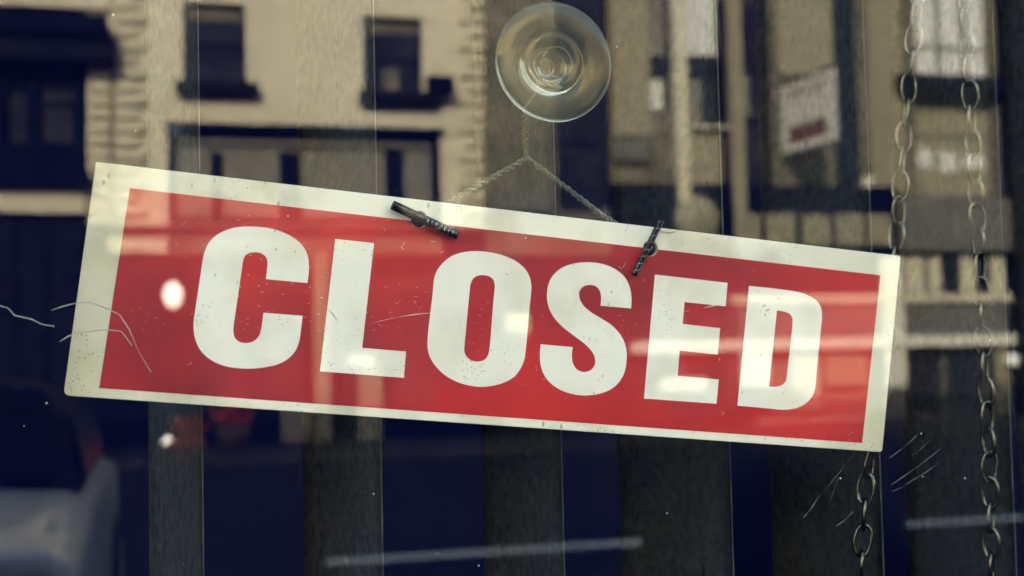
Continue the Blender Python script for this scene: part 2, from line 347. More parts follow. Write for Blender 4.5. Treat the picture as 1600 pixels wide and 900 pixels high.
LET['E'] = [px([(134, 36, c), (598, 90, c), (585, 240, c), (323, 212, c), (310, 352, c), (550, 379, c), (535, 548, c), (291, 522, c), (279, 683, c), (541, 707, c), (527, 862, c), (64, 828, c)], 990, 420, 4.09)]
LET['D'] = [px([(162, 68, c), (290, 81), (400, 95), (480, 108), (548, 132), (598, 168), (622, 210), (628, 265), (622, 335), (615, 400), (594, 620), (588, 690), (577, 750), (545, 800), (490, 838), (430, 856), (370, 859), (290, 851), (88, 833, c)], 1130, 430, 4.09),
            px([(340, 225, c), (385, 232), (420, 246), (438, 270), (440, 305), (437, 350), (410, 590), (405, 640), (397, 676), (373, 702), (335, 712), (290, 711, c)], 1130, 430, 4.09)]
for k in LET: LET[k] = [cr(q) for q in LET[k]]
# red field with the letters left out of it, cream letters filling the openings
def notched(quad, holes, r):
    """red outline (TL, TR, BR, BL) with the screw holes bitten out of its top edge"""
    a, b = Vector(quad[0]), Vector(quad[1]); d = (b-a).normalized(); n = Vector((d.y, -d.x)); out = [quad[0]]
    for h in holes:
        h = Vector(h); s_ = (h-a).dot(d); e = (h-a).dot(n)          # e > 0: centre below the edge
        a0 = math.asin(max(-1, min(1, -e/r)))
        for k in range(25):
            th = (pi-a0) + (-(pi-2*a0))*(k/24)                      # from the left crossing round the bottom to the right crossing
            out.append(tuple(h+d*(r*cos(th))+n*(r*sin(th))))
    return out+list(quad[1:])
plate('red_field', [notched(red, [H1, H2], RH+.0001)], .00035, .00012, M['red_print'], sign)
for k, lp in LET.items():
    plate('letter', lp, .00048, .00014, M['letter_cream'], sign)
# scratches and scuffs that have a shape of their own
bm = bmesh.new()
def scr(bm, pts, wd=.00025, h=.00075):
    q = [Vector((*sl(x, y), h)) for x, y in pts]
    tube(bm, q, wd, 5, rf=lambda t: wd*(.25+.75*sin(pi*min(max(t, .02), .98))))
for pts, wd in ((((580, 505), (600, 500), (625, 495)), .00012), (((624, 495), (650, 491), (672, 489)), .0003), (((1068, 487), (1077, 485)), .0003), (((1099, 481), (1112, 478), (1124, 476)), .0004),
                (((972, 419), (977, 410)), .0003), (((966, 416), (971, 421)), .0003), (((603, 343), (609, 345)), .0003), (((626, 385), (630, 390)), .0004), (((633, 378), (628, 384)), .0003), (((672, 377), (680, 378)), .0003),
                (((599, 356), (602, 361)), .0003), (((646, 470), (656, 486)), .0001), (((1004, 435), (1007, 440)), .0003), (((965, 493), (971, 492)), .0002), (((295, 570), (300, 566)), .0003), (((688, 395), (693, 392)), .0003)):
    bm = bmesh.new(); scr(bm, pts, wd); fin('scratch', bm, M['scratch']).parent = sign
bm = bmesh.new()
for pts, wd in ((((513, 483), (520, 491), (527, 501)), .00022), (((615, 303), (622, 294)), .0002), (((976, 363), (983, 345)), .0003), (((1020, 360), (1045, 364), (1058, 361)), .0002), (((704, 300), (716, 312), (722, 330)), .0002), (((1262, 460), (1266, 462)), .0006),
                (((1190, 480), (1195, 476)), .0008), (((1196, 486), (1201, 483)), .0009), (((1193, 490), (1196, 494)), .0006), (((1105, 372), (1108, 374)), .0005), (((881, 381), (884, 383)), .0003), (((142, 337), (150, 335)), .0003), (((118, 590), (126, 594)), .0004), (((109, 603), (112, 611)), .0005), (((790, 428), (793, 430)), .0005)):
    bm = bmesh.new(); scr(bm, pts, wd); fin('dark_scuff', bm, M['mark']).parent = sign

# ------------------------------------------------------------------ pins across the holes
def pin(a, b, r, label, twist):
    """slotted metal spring pin; ends given as photo points in front of the board"""
    h = .0045
    pa = onplane(*a, SC+SN*h, SN); pb = onplane(*b, SC+SN*(h+.001), SN); d = (pb-pa); L = d.length; d.normalize()
    q = d.to_track_quat('Z', 'Y').to_matrix().to_4x4(); q.translation = pa
    t = empty('metal_pin', pa, label, 'pin', 'pins holding the sign', mat=q)
    bm = bmesh.new(); n = 20; rings = []
    for i in range(41):
        z = L*i/40; ring = []
        for k in range(n):
            a_ = radians(22)+radians(316)*k/(n-1)+twist*pi*.5
            ring.append((a_, z))
        rings.append(ring)
    vo = [[bm.verts.new((r*cos(a_), r*sin(a_), z)) for a_, z in rg] for rg in rings]
    vi = [[bm.verts.new((r*.62*cos(a_), r*.62*sin(a_), z)) for a_, z in rg] for rg in rings]
    for i in range(40):
        for k in range(n-1):
            bm.faces.new((vo[i][k], vo[i][k+1], vo[i+1][k+1], vo[i+1][k])); bm.faces.new((vi[i][k+1], vi[i][k], vi[i+1][k], vi[i+1][k+1]))
        for k in (0, n-1): bm.faces.new((vo[i][k], vo[i+1][k], vi[i+1][k], vi[i][k]))
    for i in (0, 40):
        for k in range(n-1): bm.faces.new((vo[i][k], vo[i][k+1], vi[i][k+1], vi[i][k]))
    bmesh.ops.recalc_face_normals(bm, faces=bm.faces)
    me = bpy.data.meshes.new('sleeve'); bm.to_mesh(me); bm.free(); link('sleeve', me, M['pin'], t, True)
    # twisted wire core wound inside and round one half of the sleeve
    bm = bmesh.new(); s0 = .50 if twist else .02
    pts = [(r*.89*cos(.42*i), r*.89*sin(.42*i), L*(s0+(.97-s0)*i/110)) for i in range(111)]
    tube(bm, pts, r*.20, 7)
    me = bpy.data.meshes.new('wound_wire'); bm.to_mesh(me); bm.free(); link('wound_wire', me, M['wire'], t, True)
    return pa.lerp(pb, .45)
P1 = pin((613, 320), (715, 368), .0026, 'dark tubular metal pin lying aslant across the left hole above the first O', 1)
P2 = pin((1033, 345), (991, 430), .0019, 'slim dark metal pin standing steeply across the right hole above the E', 0)

# ------------------------------------------------------------------ twine
def rope(bm, path, r, pitch=.005, strands=2, n=6):
    path = [Vector(p) for p in path]
    # resample
    seg = [(b-a).length for a, b in zip(path, path[1:])]; tot = sum(seg); N = max(12, int(tot/.0007)); P = []
    for i in range(N+1):
        s = tot*i/N; k = 0
        while k < len(seg)-1 and s > seg[k]: s -= seg[k]; k += 1
        P.append(path[k].lerp(path[k+1], min(1, s/seg[k])))
    for _ in range(6): P = [P[0]]+[(P[i-1]+P[i]*2+P[i+1])/4 for i in range(1, len(P)-1)]+[P[-1]]
    for s_ in range(strands):
        q = []
        for i, p in enumerate(P):
            t = (P[min(i+1, N)]-P[max(i-1, 0)]).normalized(); u = t.cross(Vector((0, 1, 0.01))).normalized(); v = t.cross(u)
            a = 2*pi*(tot*i/N)/pitch+2*pi*s_/strands
            q.append(p+(u*cos(a)+v*sin(a))*r*.5)
        tube(bm, q, r*.56, n)
def S3(px_, py_, h): return onplane(px_, py_, SC+SN*h, SN)
twine = empty('twine', at(822, 165, .03), 'grey green twisted twine holding up the CLOSED sign', 'string')
J = at(821, 249, .031); K0 = at(822, 165, .024)
bm = bmesh.new(); rope(bm, [J, S3(715, 308, -.008), S3(680, 330, -.009), S3(655, 343, -.006), S3(656, 342, .001)], .0018, .0085); fin('left_strand', bm, M['twine'], twine, True).name = 'strand'
bm = bmesh.new(); rope(bm, [J+Vector((0, -.001, .001)), S3(937, 334, -.008), S3(985, 365, -.009), S3(1016, 388, -.006), S3(1016, 387, .001)], .0018, .0085); fin('strand', bm, M['twine'], twine, True)
bm = bmesh.new(); rope(bm, [K0+Vector((-.0008, 0, 0)), J.lerp(K0, .5)+Vector((-.0009, 0, 0)), J], .00155, .007); rope(bm, [K0+Vector((.0009, .001, 0)), J.lerp(K0, .5)+Vector((.0009, .001, 0)), J], .00155, .0065)
fin('doubled_strand', bm, M['twine'], twine, True)
bm = bmesh.new()
pts = []
for i in range(60):
    a = i/59*2*pi*2.3; pts.append(K0+Vector((cos(a)*.0021, sin(a)*.0018, .0016*sin(a*.9)+.0008)))
tube(bm, pts, .0009, 7); tube(bm, [K0+Vector((-.001, 0, 0)), at(812, 165, .022), at(803, 162, .021)], .0009, 7)
fin('knot', bm, M['twine'], twine, True)
bm = bmesh.new(); N0 = at(868, 99, .0185)
loop = [N0+Vector((cos(a)*.0088, 0.0006*sin(3*a), sin(a)*.0088)) for a in [radians(-150+i*10) for i in range(32)]]
tube(bm, [K0, at(838, 143, .017), at(846, 118, .016)], .0005, 6); tube(bm, loop, .0005, 6)
fin('loop', bm, M['thread'], twine, True)
# ------------------------------------------------------------------ suction cup
cc = at(866, 96, .0064)
cup = empty('suction_cup', cc, 'clear round suction cup pressed on the window above the sign', 'suction cup')
bm = bmesh.new()
prof = [(0, .0022), (.0045, .0026), (.0088, .0019), (.0125, .0008), (.0148, .0003), (.0160, .0011), (.0172, .0003), (.0240, .0001), (.0325, .0001), (.0332, .0006), (.0326, .0015), (.0290, .0021), (.0235, .0031), (.0182, .0048), (.0176, .0060), (.0150, .0078), (.0108, .0095), (.0088, .0112), (.0082, .0140), (.0100, .0160), (.0104, .0182), (.0084, .0202), (.0045, .0210), (0, .0212)]
lathe(bm, prof, cc, 96); o = fin('cup_body', bm, M['vinyl'], cup, True)
bm = bmesh.new(); lathe(bm, [(0, .0216), (.0040, .0214), (.0058, .0230), (.0050, .0262), (.0026, .0275), (0, .0277)], cc, 40); fin('knob', bm, M['vinyl'], cup, True)

# ------------------------------------------------------------------ chains
def link_mesh():
    bm = bmesh.new(); L, W_, r = .0094, .0050, .00128; pts = []
    for i in range(40):
        a = 2*pi*i/40; e = .72
        pts.append(Vector((W_*math.copysign(abs(cos(a))**.85, cos(a)), 0, L*math.copysign(abs(sin(a))**.95, sin(a)))))
    tube(bm, pts, r, 8, closed=True); me = bpy.data.meshes.new('link'); bmesh.ops.recalc_face_normals(bm, faces=bm.faces); bm.to_mesh(me); bm.free(); me.materials.append(M['chain'])
    me.polygons.foreach_set('use_smooth', [True]*len(me.polygons)); return me
LM = link_mesh()
def chain(path, Y, label, ph):
    P = [at(x, y, Y) for x, y in path]
    t = empty('metal_chain', P[0], label, 'chain', 'chains hanging behind the window')
    seg = [(b-a).length for a, b in zip(P, P[1:])]; tot = sum(seg); pitch = .0158; n = int(tot/pitch)
    for i in range(n):
        s = pitch*(i+.5); k = 0
        while k < len(seg)-1 and s > seg[k]: s -= seg[k]; k += 1
        p = P[k].lerp(P[k+1], s/seg[k]); d = (P[k+1]-P[k]).normalized()
        o = bpy.data.objects.new('link', LM); COL.objects.link(o); o.parent = t
        yaw = radians(15)+ph+(radians(78) if i % 2 else 0)+random.uniform(-.28, .28)+.35*sin(i*.7+ph)
        R_ = d.to_track_quat('Z', 'Y').to_matrix().to_4x4() @ Matrix.Rotation(yaw, 4, 'Z') @ Matrix.Rotation(random.uniform(-.12, .12), 4, 'Y')
        R_.translation = p-P[0]; o.matrix_basis = R_
chain([(1438, -70), (1434, 0), (1422, 110), (1412, 210), (1404, 330), (1397, 410), (1386, 560), (1366, 680), (1353, 760), (1347, 860), (1344, 980)], .055, 'small dark oval-link chain hanging nearer the sign, passing behind its right end', .5)
chain([(1507, -60), (1509, 30), (1514, 120), (1520, 220), (1525, 310), (1530, 400), (1534, 500), (1540, 600), (1545, 700), (1548, 800), (1550, 970)], .055, 'small dark oval-link chain hanging free at the far right, clear of the sign', 1.0)

# ------------------------------------------------------------------ vertical blind slats
def proj_x(p):
    d = p-CAM; return 800+F*d.dot(RT)/d.dot(FW)
blind = [(312, 229, .8), (589, 468, 1), (869, 748, 1), (1130, 960, 1), (1362, 1193, 1), (1567, 1404, 1), (1780, 1580, 1)]
names = ['left edge of the sign and the C', 'letter L of the sign', 'first O and the twine', 'letter S and the E', 'letter D, left of both chains', 'right-hand chain', '']
SW = .112
for i, (xr, xl, _) in enumerate(blind):
    ptop, pbot = at(xr, 450, .10), None
    lo_, hi_ = radians(5), radians(88)
    for _k in range(40):
        a = (lo_+hi_)/2; q = ptop+Vector((-SW*cos(a), SW*sin(a), 0))
        if proj_x(q) < xl: lo_ = a
        else: hi_ = a
    a = (lo_+hi_)/2
    lab = 'dark mottled blind slat behind the ' + names[i] if names[i] else 'dark mottled blind slat beyond the right edge of the photo'
    t = empty('blind_slat', (ptop.x, .10, .5), lab, 'blind slat', 'vertical blind slats behind the sign')
    bm = bmesh.new(); rows = []
    for z in [(.3+k*.12) for k in range(21)]:
        row = []
        for k in range(9):
            u = k/8; off = .004*sin(pi*u)
            sway = .0006*sin(z*5+i)
            b_ = ptop+Vector((-cos(a), sin(a), 0))*SW*u+Vector((sin(a), cos(a), 0))*(off+sway); row.append(bm.verts.new((b_.x, b_.y, z)))
        rows.append(row)
    for r0, r1 in zip(rows, rows[1:]):
        for k in range(8): bm.faces.new((r0[k], r0[k+1], r1[k+1], r1[k]))
    bmesh.ops.solidify(bm, geom=bm.faces[:], thickness=.0007)
    fin('fabric', bm, M['slat'], t, True)
    bm = bmesh.new(); tube(bm, [Vector((ptop.x+.0003, .0992, .3)), Vector((ptop.x+.0006, .0992, 1.5)), Vector((ptop.x+.0003, .0992, 2.7))], .0004, 6); fin('hem', bm, M['hem'], t, True)
# ------------------------------------------------------------------ wavy reflections at the left, built as pale strands on the glass
lt_ = empty('wavy_reflection', at(110, 500, .008), 'pale wavy reflections at the left end of the sign, built as thin strands', 'thread')
for q_ in (((-20, 470), (0, 478), (12, 481), (23, 493), (50, 499), (66, 507), (85, 510)), ((80, 485), (98, 479), (117, 474), (140, 472), (167, 482), (187, 492), (202, 515), (216, 548), (236, 582)), ((93, 534), (106, 526), (120, 520), (145, 517), (167, 515), (190, 518), (206, 540))):
    bm = bmesh.new(); tube(bm, [at(x, y, .0075) for x, y in q_], .0004, 6, rf=lambda t: (.0001+.0003*abs(sin(3+t*11)))); fin('strand', bm, M['wavy_reflection'], lt_, True)
# ------------------------------------------------------------------ cobweb threads below the sign's right end
bm = bmesh.new()
for a_, b_, w_ in (((1256, 808), (1278, 778), .00022), ((1278, 778), (1335, 708), .00009), ((1296, 785), (1310, 745), .0001), ((1307, 822), (1333, 799), .00016), ((1389, 716), (1432, 681), .00016), ((1392, 758), (1470, 701), .00014), ((1394, 768), (1426, 750), .0001), ((1426, 750), (1465, 724), .00016), ((1424, 712), (1456, 685), .00008)):
    p, q = at(*a_, .04), at(*b_, .045); tube(bm, [p.lerp(q, k_/8)+Vector((0, 0, -.0006*sin(pi*k_/8))) for k_ in range(9)], w_, 5, rf=lambda t: w_*(.12+.75*abs(sin(5*t+p.x*90))))
tag(fin('cobweb', bm, M['cobweb']), 'fine broken cobweb threads below the right end of the sign', 'cobweb', kind='stuff')

# ================================================================== OPPOSITE SIDE OF THE STREET (seen mirrored in the window)
def fx(x, y=300): return at(x, y, FD).x
def fz(y, x=700): return at(x, y, FD).z
def fb(bm, x0, y0, x1, y1, front, back=-.05, bev=0):
    """box on the facade given by the photo rectangle of its mirror image; front/back = metres proud of the wall"""
    xm, ym = (x0+x1)/2, (y0+y1)/2
    box(bm, fx(x0, ym), fx(x1, ym), -FD+back, -FD+front, at(xm, y1, FD).z, at(xm, y0, FD).z, bev)
def part(name, m, parent, rects, front, back=-.05, bev=0):
    for r in rects:
        bm = bmesh.new(); fb(bm, *r, front, back, bev); o = fin(name, bm, m, parent)
    return o
def wall_holes(name, m, parent, X0, X1, Z0, Z1, holes, thick=.35):
    hs = []
    for (x0, y0, x1, y1) in holes:
        xm, ym = (x0+x1)/2, (y0+y1)/2
        hs.append((fx(x0, ym), fx(x1, ym), at(xm, y1, FD).z, at(xm, y0, FD).z))
    xs = sorted({X0, X1, *[h[0] for h in hs], *[h[1] for h in hs]}); bm = bmesh.new()
    for a_, b_ in zip(xs, xs[1:]):
        if b_ <= X0 or a_ >= X1 or b_-a_ < 1e-6: continue
        xm = (a_+b_)/2; cut = sorted([(h[2], h[3]) for h in hs if h[0] < xm < h[1]]); z = Z0
        for c0, c1 in cut:
            if c0 > z: box(bm, a_, b_, -FD-thick, -FD, z, c0)
            z = max(z, c1)
        if z < Z1: box(bm, a_, b_, -FD-thick, -FD, z, Z1)
    return fin(name, bm, m, parent)
def window(parent, r, pane_m, mull=(), trans=(), fr=M['dark_paint'], depth=-.12, fw=5):
    x0, y0, x1, y1 = r; bm = bmesh.new()
    fb(bm, x0, y0, x0+fw, y1, depth, depth-.08); fb(bm, x1-fw, y0, x1, y1, depth, depth-.08)
    fb(bm, x0+fw, y0, x1-fw, y0+fw, depth, depth-.08); fb(bm, x0+fw, y1-fw, x1-fw, y1, depth, depth-.08)
    for m_ in mull: fb(bm, m_-3, y0+fw, m_+3, y1-fw, depth-.003, depth-.077)
    for t_ in trans: fb(bm, x0+fw, t_-2.5, x1-fw, t_+2.5, depth-.006, depth-.074)
    w_ = fin('window', bm, fr, parent)
    bm = bmesh.new(); fb(bm, x0+fw, y0+fw, x1-fw, y1-fw, depth-.03, depth-.045); fin('pane', bm, pane_m, w_)
    return w_
ZT = 13.0
# --- narrow dark building at the left
bA = empty('building', (-6, -FD-.3, 0), 'dark navy shop building reflected at the left edge of the window', 'building')
xa0, xa1 = -14.0, fx(137)
wall_holes('wall', M['dark_paint'], bA, xa0, xa1-.01, 0, fz(12, 60), [(8, 95, 45, 225), (60, 95, 118, 225)])
bm = bmesh.new(); box(bm, xa0, fx(172), -FD-.3, -FD+.1, fz(11, 60), ZT); fin('upper_wall', bm, M['cream_wall'], bA)
part('cornice', M['dark_paint'], bA, [(-900, 14, 170, 44)], .6); part('cornice', M['dark_sill'], bA, [(-900, 45, 180, 84)], .45)
part('fascia', M['stone'], bA, [(-900, 287, 134, 330)], .12); part('cornice', M['dark_paint'], bA, [(-900, 262, 140, 285)], .35)
window(bA, (8, 95, 45, 225), M['win_glass'], trans=(138,)); window(bA, (60, 95, 118, 225), M['win_glass'], trans=(160,))
part('shopfront', M['dark_sill'], bA, [(-300, 345, 20, 680), (30, 345, 70, 680), (80, 345, 130, 680)], .04)
# --- cream building
bB = empty('building', (2, -FD-.3, 0), 'cream rendered building with dark sash windows, reflected above the sign', 'building')
wins = [(286, 4, 384, 130), (568, 26, 660, 146), (262, 202, 690, 352)]
gx = fx(757)
hB = wins + [(-0, 0, 0, 0)][:0]
X0 = fx(137)
wall_holes('wall', M['cream_wall'], bB, X0, gx, fz(353, 450), ZT, wins)
window(bB, wins[0], M['win_glass'], trans=(68,)); window(bB, wins[1], M['win_glass'], trans=(92,))
window(bB, wins[2], M['curtain'], mull=(), trans=(228,), fw=14)
part('mullion', M['dark_paint'], bB, [(330, 236, 348, 338)], -.09, -.14); part('mullion', M['dark_paint'], bB, [(438, 236, 470, 338)], -.09, -.14); part('mullion', M['dark_paint'], bB, [(604, 236, 632, 338)], -.09, -.14)
part('sill', M['dark_sill'], bB, [(274, 131, 402, 147)], .24); part('sill', M['dark_sill'], bB, [(560, 147, 682, 163)], .24)
part('extractor_box', M['dark_paint'], bB, [(666, 124, 703, 148)], .35)
part('lintel', M['dark_paint'], bB, [(258, 196, 694, 206)], .06)
bm = bmesh.new(); y = -260; k = 0
while y < 340:
    fb(bm, 181, y, 226 if k % 2 else 214, y+17, .10, -.02, .03); y += 21.5; k += 1
fin('quoins', bm, M['stone'], bB)
bm = bmesh.new(); y = 88; k = 0
while y < 340:
    fb(bm, 139, y, 172, y+15, .10, -.02, .03); y += 20.5; k += 1
fin('quoins', bm, M['stone'], bB)
bm = bmesh.new(); y = -260; k = 0
while y < 340:
    fb(bm, 716 if k % 2 else 726, y, 756, y+17, .10, -.02, .03); y += 21.5; k += 1
fin('quoins', bm, M['stone'], bB)
part('pier_recess', M['joint'], bB, [(173, 86, 180, 345)], .012, -.02)
wall_holes('shop_wall', M['dark_paint'], bB, X0, gx, 0, fz(353, 450)-.01, [(300, 420, 480, 640), (530, 420, 690, 640)])
for r in ((300, 420, 480, 640), (530, 420, 690, 640)): window(bB, r, M['win_glass'], mull=((r[0]+r[2])/2,), trans=(462,))
part('pilaster', M['khaki_wall'], bB, [(490, 396, 514, 690)], .16); part('pilaster', M['khaki_wall'], bB, [(560, 575, 596, 690)], .10)
part('fascia', M['stone'], bB, [(170, 372, 262, 396)], .2); part('fascia', M['brown_wall'], bB, [(262, 372, 690, 397)], .1)
part('stall_riser', M['khaki_wall'], bB, [(440, 640, 486, 690)], .08)
part('window_display', M['white_trim'], bB, [(545, 555, 585, 572)], .02)
bm = bmesh.new(); fb(bm, 600, 104, 625, 138, -.145, -.148); fin('plant_behind_glass', bm, M['brown_wall'], bB)
part('roller_blind', M['brown_wall'], bB, [(294, 10, 378, 30), (576, 32, 654, 50)], -.141, -.149)
# --- brown building
bC = empty('building', (11, -FD-.3, 0), 'brown stone building with pale bay windows and a shop below, reflected at the right', 'building')
XC1 = fx(1760)
cw = [(866, -260, 948, 330), (1012, -120, 1046, 180), (1066, -120, 1131, 198), (1152, -120, 1204, 320), (1428, -60, 1548, 120), (1432, 150, 1556, 308)]
wall_holes('wall', M['brown_wall'], bC, gx+.001, 30, fz(398, 1100), ZT, cw)
window(bC, cw[0], M['win_glass'], trans=(60, 222))
window(bC, cw[1], M['curtain'], trans=(98,)); window(bC, cw[2], M['win_glass'], trans=(100,)); window(bC, cw[3], M['win_glass'], trans=(108, 190))
window(bC, cw[4], M['pale_blind'], mull=(1470, 1508), trans=(72,), fr=M['grey_fascia']); window(bC, cw[5], M['khaki_wall'], mull=(), trans=(212,), fr=M['grey_fascia'])
part('window_blind', M['pale_blind'], bC, [(1070, -110, 1127, 84)], -.125, -.145); part('window_blind', M['pale_blind'], bC, [(1020, 122, 1038, 168)], -.125, -.145)
part('window_blind', M['pale_blind'], bC, [(1440, 232, 1462, 262), (1475, 235, 1500, 268), (1510, 240, 1545, 262)], -.125, -.145)
part('mullion', M['stone'], bC, [(1047, -260, 1065, 335)], .22); part('mullion', M['khaki_wall'], bC, [(1132, -260, 1151, 345)], .22)
part('stone_band', M['khaki_wall'], bC, [(952, -260, 1010, 212)], .05); part('stone_band', M['khaki_wall'], bC, [(1208, -260, 1294, 116)], .05)
part('stone_band', M['khaki_wall'], bC, [(1066, 202, 1130, 322)], .05); part('stone_band', M['khaki_wall'], bC, [(1352, -260, 1404, 300)], .05)
part('sill', M['dark_sill'], bC, [(1012, 87, 1046, 112), (1066, 90, 1131, 112)], .02, -.3); part('sill', M['dark_sill'], bC, [(1396, 122, 1562, 147)], .3)
part('dark_pilaster', M['dark_sill'], bC, [(1556, -260, 1592, 400)], .3); part('dark_pilaster', M['dark_sill'], bC, [(1298, -260, 1330, 330)], .15)
part('moulding', M['grey_fascia'], bC, [(955, 218, 1010, 252), (762, 300, 862, 330)], .15)
part('fascia', M['grey_fascia'], bC, [(1396, 312, 1580, 392)], .25); part('fascia', M['dark_paint'], bC, [(955, 290, 1394, 398)], .15)
bm = bmesh.new()
for x0, x1 in ((1142, 1182), (1190, 1236), (1246, 1290), (1298, 1342), (1348, 1384)): fb(bm, x0, 338-(x0 % 3), x1, 386, .24, .16, .04)
fin('worn_raised_letters', bm, M['pale_letter'], bC).name = 'raised_block'
bm = bmesh.new(); q = at(1083, 345, FD); lathe(bm, [(0, .0), (.42, .0), (.46, .05), (.42, .12), (0, .14)], (q.x, -FD+.15, q.z), 32); fin('round_plaque', bm, M['pale_letter'], bC, True)
bm = bmesh.new()
for x0, x1, ye in ((952, 1010, 212), (1208, 1294, 116), (1352, 1404, 300)):
    y = -250
    while y < ye-6: fb(bm, x0+1, y, x1-1, y+2.5, .054, .02); y += 23
fin('mortar_joints', bm, M['joint'], bC)
part('downpipe', M['dark_sill'], bC, [(1124, 0, 1130, 330)], .16)
part('window_blind', M['curtain'], bC, [(1070, 122, 1100, 190), (1156, 116, 1176, 180)], -.125, -.145)
part('sill', M['stone'], bC, [(1060, 198, 1134, 203)], .2)
# shopfront of the brown building
wall_holes('shop_wall', M['dark_paint'], bC, gx+.001, 30, 0, fz(398, 1100)-.01, [(990, 480, 1150, 650), (1205, 548, 1375, 650), (1412, 548, 1550, 650)])
for r, m_ in (((990, 480, 1150, 650), M['win_glass']), ((1205, 548, 1375, 650), M['curtain']), ((1412, 548, 1550, 650), M['win_glass'])): window(bC, r, m_, mull=((r[0]+r[2])/2,), fr=M['grey_fascia'])
part('trim_bar', M['cream_wall'], bC, [(1140, 460, 1576, 473)], .12); part('trim_bar', M['white_trim'], bC, [(985, 528, 1580, 545)], .15)
part('shutter', M['grey_fascia'], bC, [(1150, 474, 1572, 526)], .06)
part('shop_post', M['white_trim'], bC, [(1156, 546, 1200, 604)], .1); part('shop_post', M['white_trim'], bC, [(1378, 402, 1410, 604)], .1); part('shop_post', M['khaki_wall'], bC, [(1378, 605, 1410, 660), (1554, 546, 1576, 655)], .1)
part('poster', M['cream_wall'], bC, [(1414, 402, 1442, 456)], .05); part('poster', M['stone'], bC, [(1450, 402, 1468, 456), (1500, 402, 1522, 456), (1546, 402, 1568, 456)], .05)
part('window_display', M['white_trim'], bC, [(1032, 590, 1104, 612)], .02); part('window_display', M['khaki_wall'], bC, [(1290, 555, 1352, 602)], .02)
part('window_display', M['stone'], bC, [(1240, 556, 1280, 640), (1180, 652, 1362, 664)], .02)
part('window_display', M['cream_wall'], bC, [(790, 490, 828, 520)], .03)
bm = bmesh.new(); q = at(1568, 563, FD); bmesh.ops.create_uvsphere(bm, u_segments=20, v_segments=12, radius=.13, matrix=Matrix.Translation((q.x, -FD+.30, q.z))); fin('shop_lamp', bm, M['lamp_soft'], bC, True)
bm = bmesh.new(); q = at(1345, 288, FD); box(bm, q.x-.11, q.x+.11, -FD+.15, -FD+.35, q.z-.10, q.z+.10, .03); fin('floodlight', bm, M['white_trim'], bC)
# --- projecting estate board
def off(px_, py_, D): p = at(px_, py_, D); return Vector((p.x, -D, p.z))
qa, qb = off(1222, 187, FD-.15), off(1306, 160, FD-2.0)
eb = empty('projecting_board', qa, 'white board with a maroon lower panel, sticking out from the brown building', 'board')
d = (qb-qa); d.z = 0; nrm = Vector((d.y, -d.x, 0)).normalized(); d_ = d.normalized(); Lb = d.length
ztop = (off(1222, 136, FD-.15).z+off(1306, 108, FD-2.0).z)/2; zbot = (off(1222, 240, FD-.15).z+off(1306, 219, FD-2.0).z)/2
def slab(bm, u0, u1, v0, v1, t0, t1):
    vs = []
    for t in (t0, t1):
        for u, v in ((u0, v0), (u1, v0), (u1, v1), (u0, v1)):
            p = Vector((qa.x, qa.y, 0))+d_*(u*Lb)+nrm*t; p.z = zbot+(ztop-zbot)*v; vs.append(bm.verts.new(p))
    for f in ((0, 1, 2, 3), (4, 5, 6, 7), (0, 1, 5, 4), (1, 2, 6, 5), (2, 3, 7, 6), (3, 0, 4, 7)): bm.faces.new([vs[i] for i in f])
bm = bmesh.new(); slab(bm, 0, 1, 0, 1, -.02, .02); fin('panel', bm, M['board_white'], eb)
bm = bmesh.new(); slab(bm, .16, .84, .12, .36, -.024, .024); fin('lower_panel', bm, M['maroon'], eb)
bm = bmesh.new()
for u0, u1 in ((.18, .26), (.30, .40), (.46, .56), (.60, .66), (.70, .80)): slab(bm, u0, u1, .80, .88, -.024, .024)
fin('faded_lettering', bm, M['grey_fascia'], eb)
bm = bmesh.new(); tube(bm, [qa+Vector((0, 0, ztop-qa.z+.04)), Vector((qb.x, qb.y, ztop+.04))], .03, 8); fin('bracket', bm, M['dark_sill'], eb)
# --- wall lamp and pots at the foot of the cream building
q = at(270, 463, FD); wl = empty('wall_lamp', (q.x, -FD, q.z), 'lit white wall lamp reflected over the left part of the sign', 'lamp')
bm = bmesh.new(); bmesh.ops.create_uvsphere(bm, u_segments=24, v_segments=14, radius=.15, matrix=Matrix.Translation((q.x, -FD+.42, q.z)) @ Matrix.Diagonal((1, 1, 1.45, 1))); fin('globe', bm, M['lamp_white'], wl, True)
bm = bmesh.new(); tube(bm, [Vector((q.x, -FD, q.z-.3)), Vector((q.x, -FD+.3, q.z-.34)), Vector((q.x, -FD+.42, q.z-.19))], .03, 8); fin('arm', bm, M['dark_sill'], wl)
q = at(262, 691, 19.8); pl = empty('path_lamp', (q.x, -19.8, .12), 'small bright bollard lamp on the far pavement, reflected below the sign', 'lamp')
bm = bmesh.new(); bmesh.ops.create_uvsphere(bm, u_segments=20, v_segments=12, radius=.075, matrix=Matrix.Translation((q.x, -19.8, max(q.z, .35)))); fin('globe', bm, M['lamp_white'], pl, True)
bm = bmesh.new(); lathe(bm, [(0, .121), (.12, .121), (.08, .2), (.08, max(q.z, .35)-.1), (0, max(q.z, .35)-.1)], (q.x, -19.8, 0), 16, 'Z'); fin('post', bm, M['dark_sill'], pl, True)
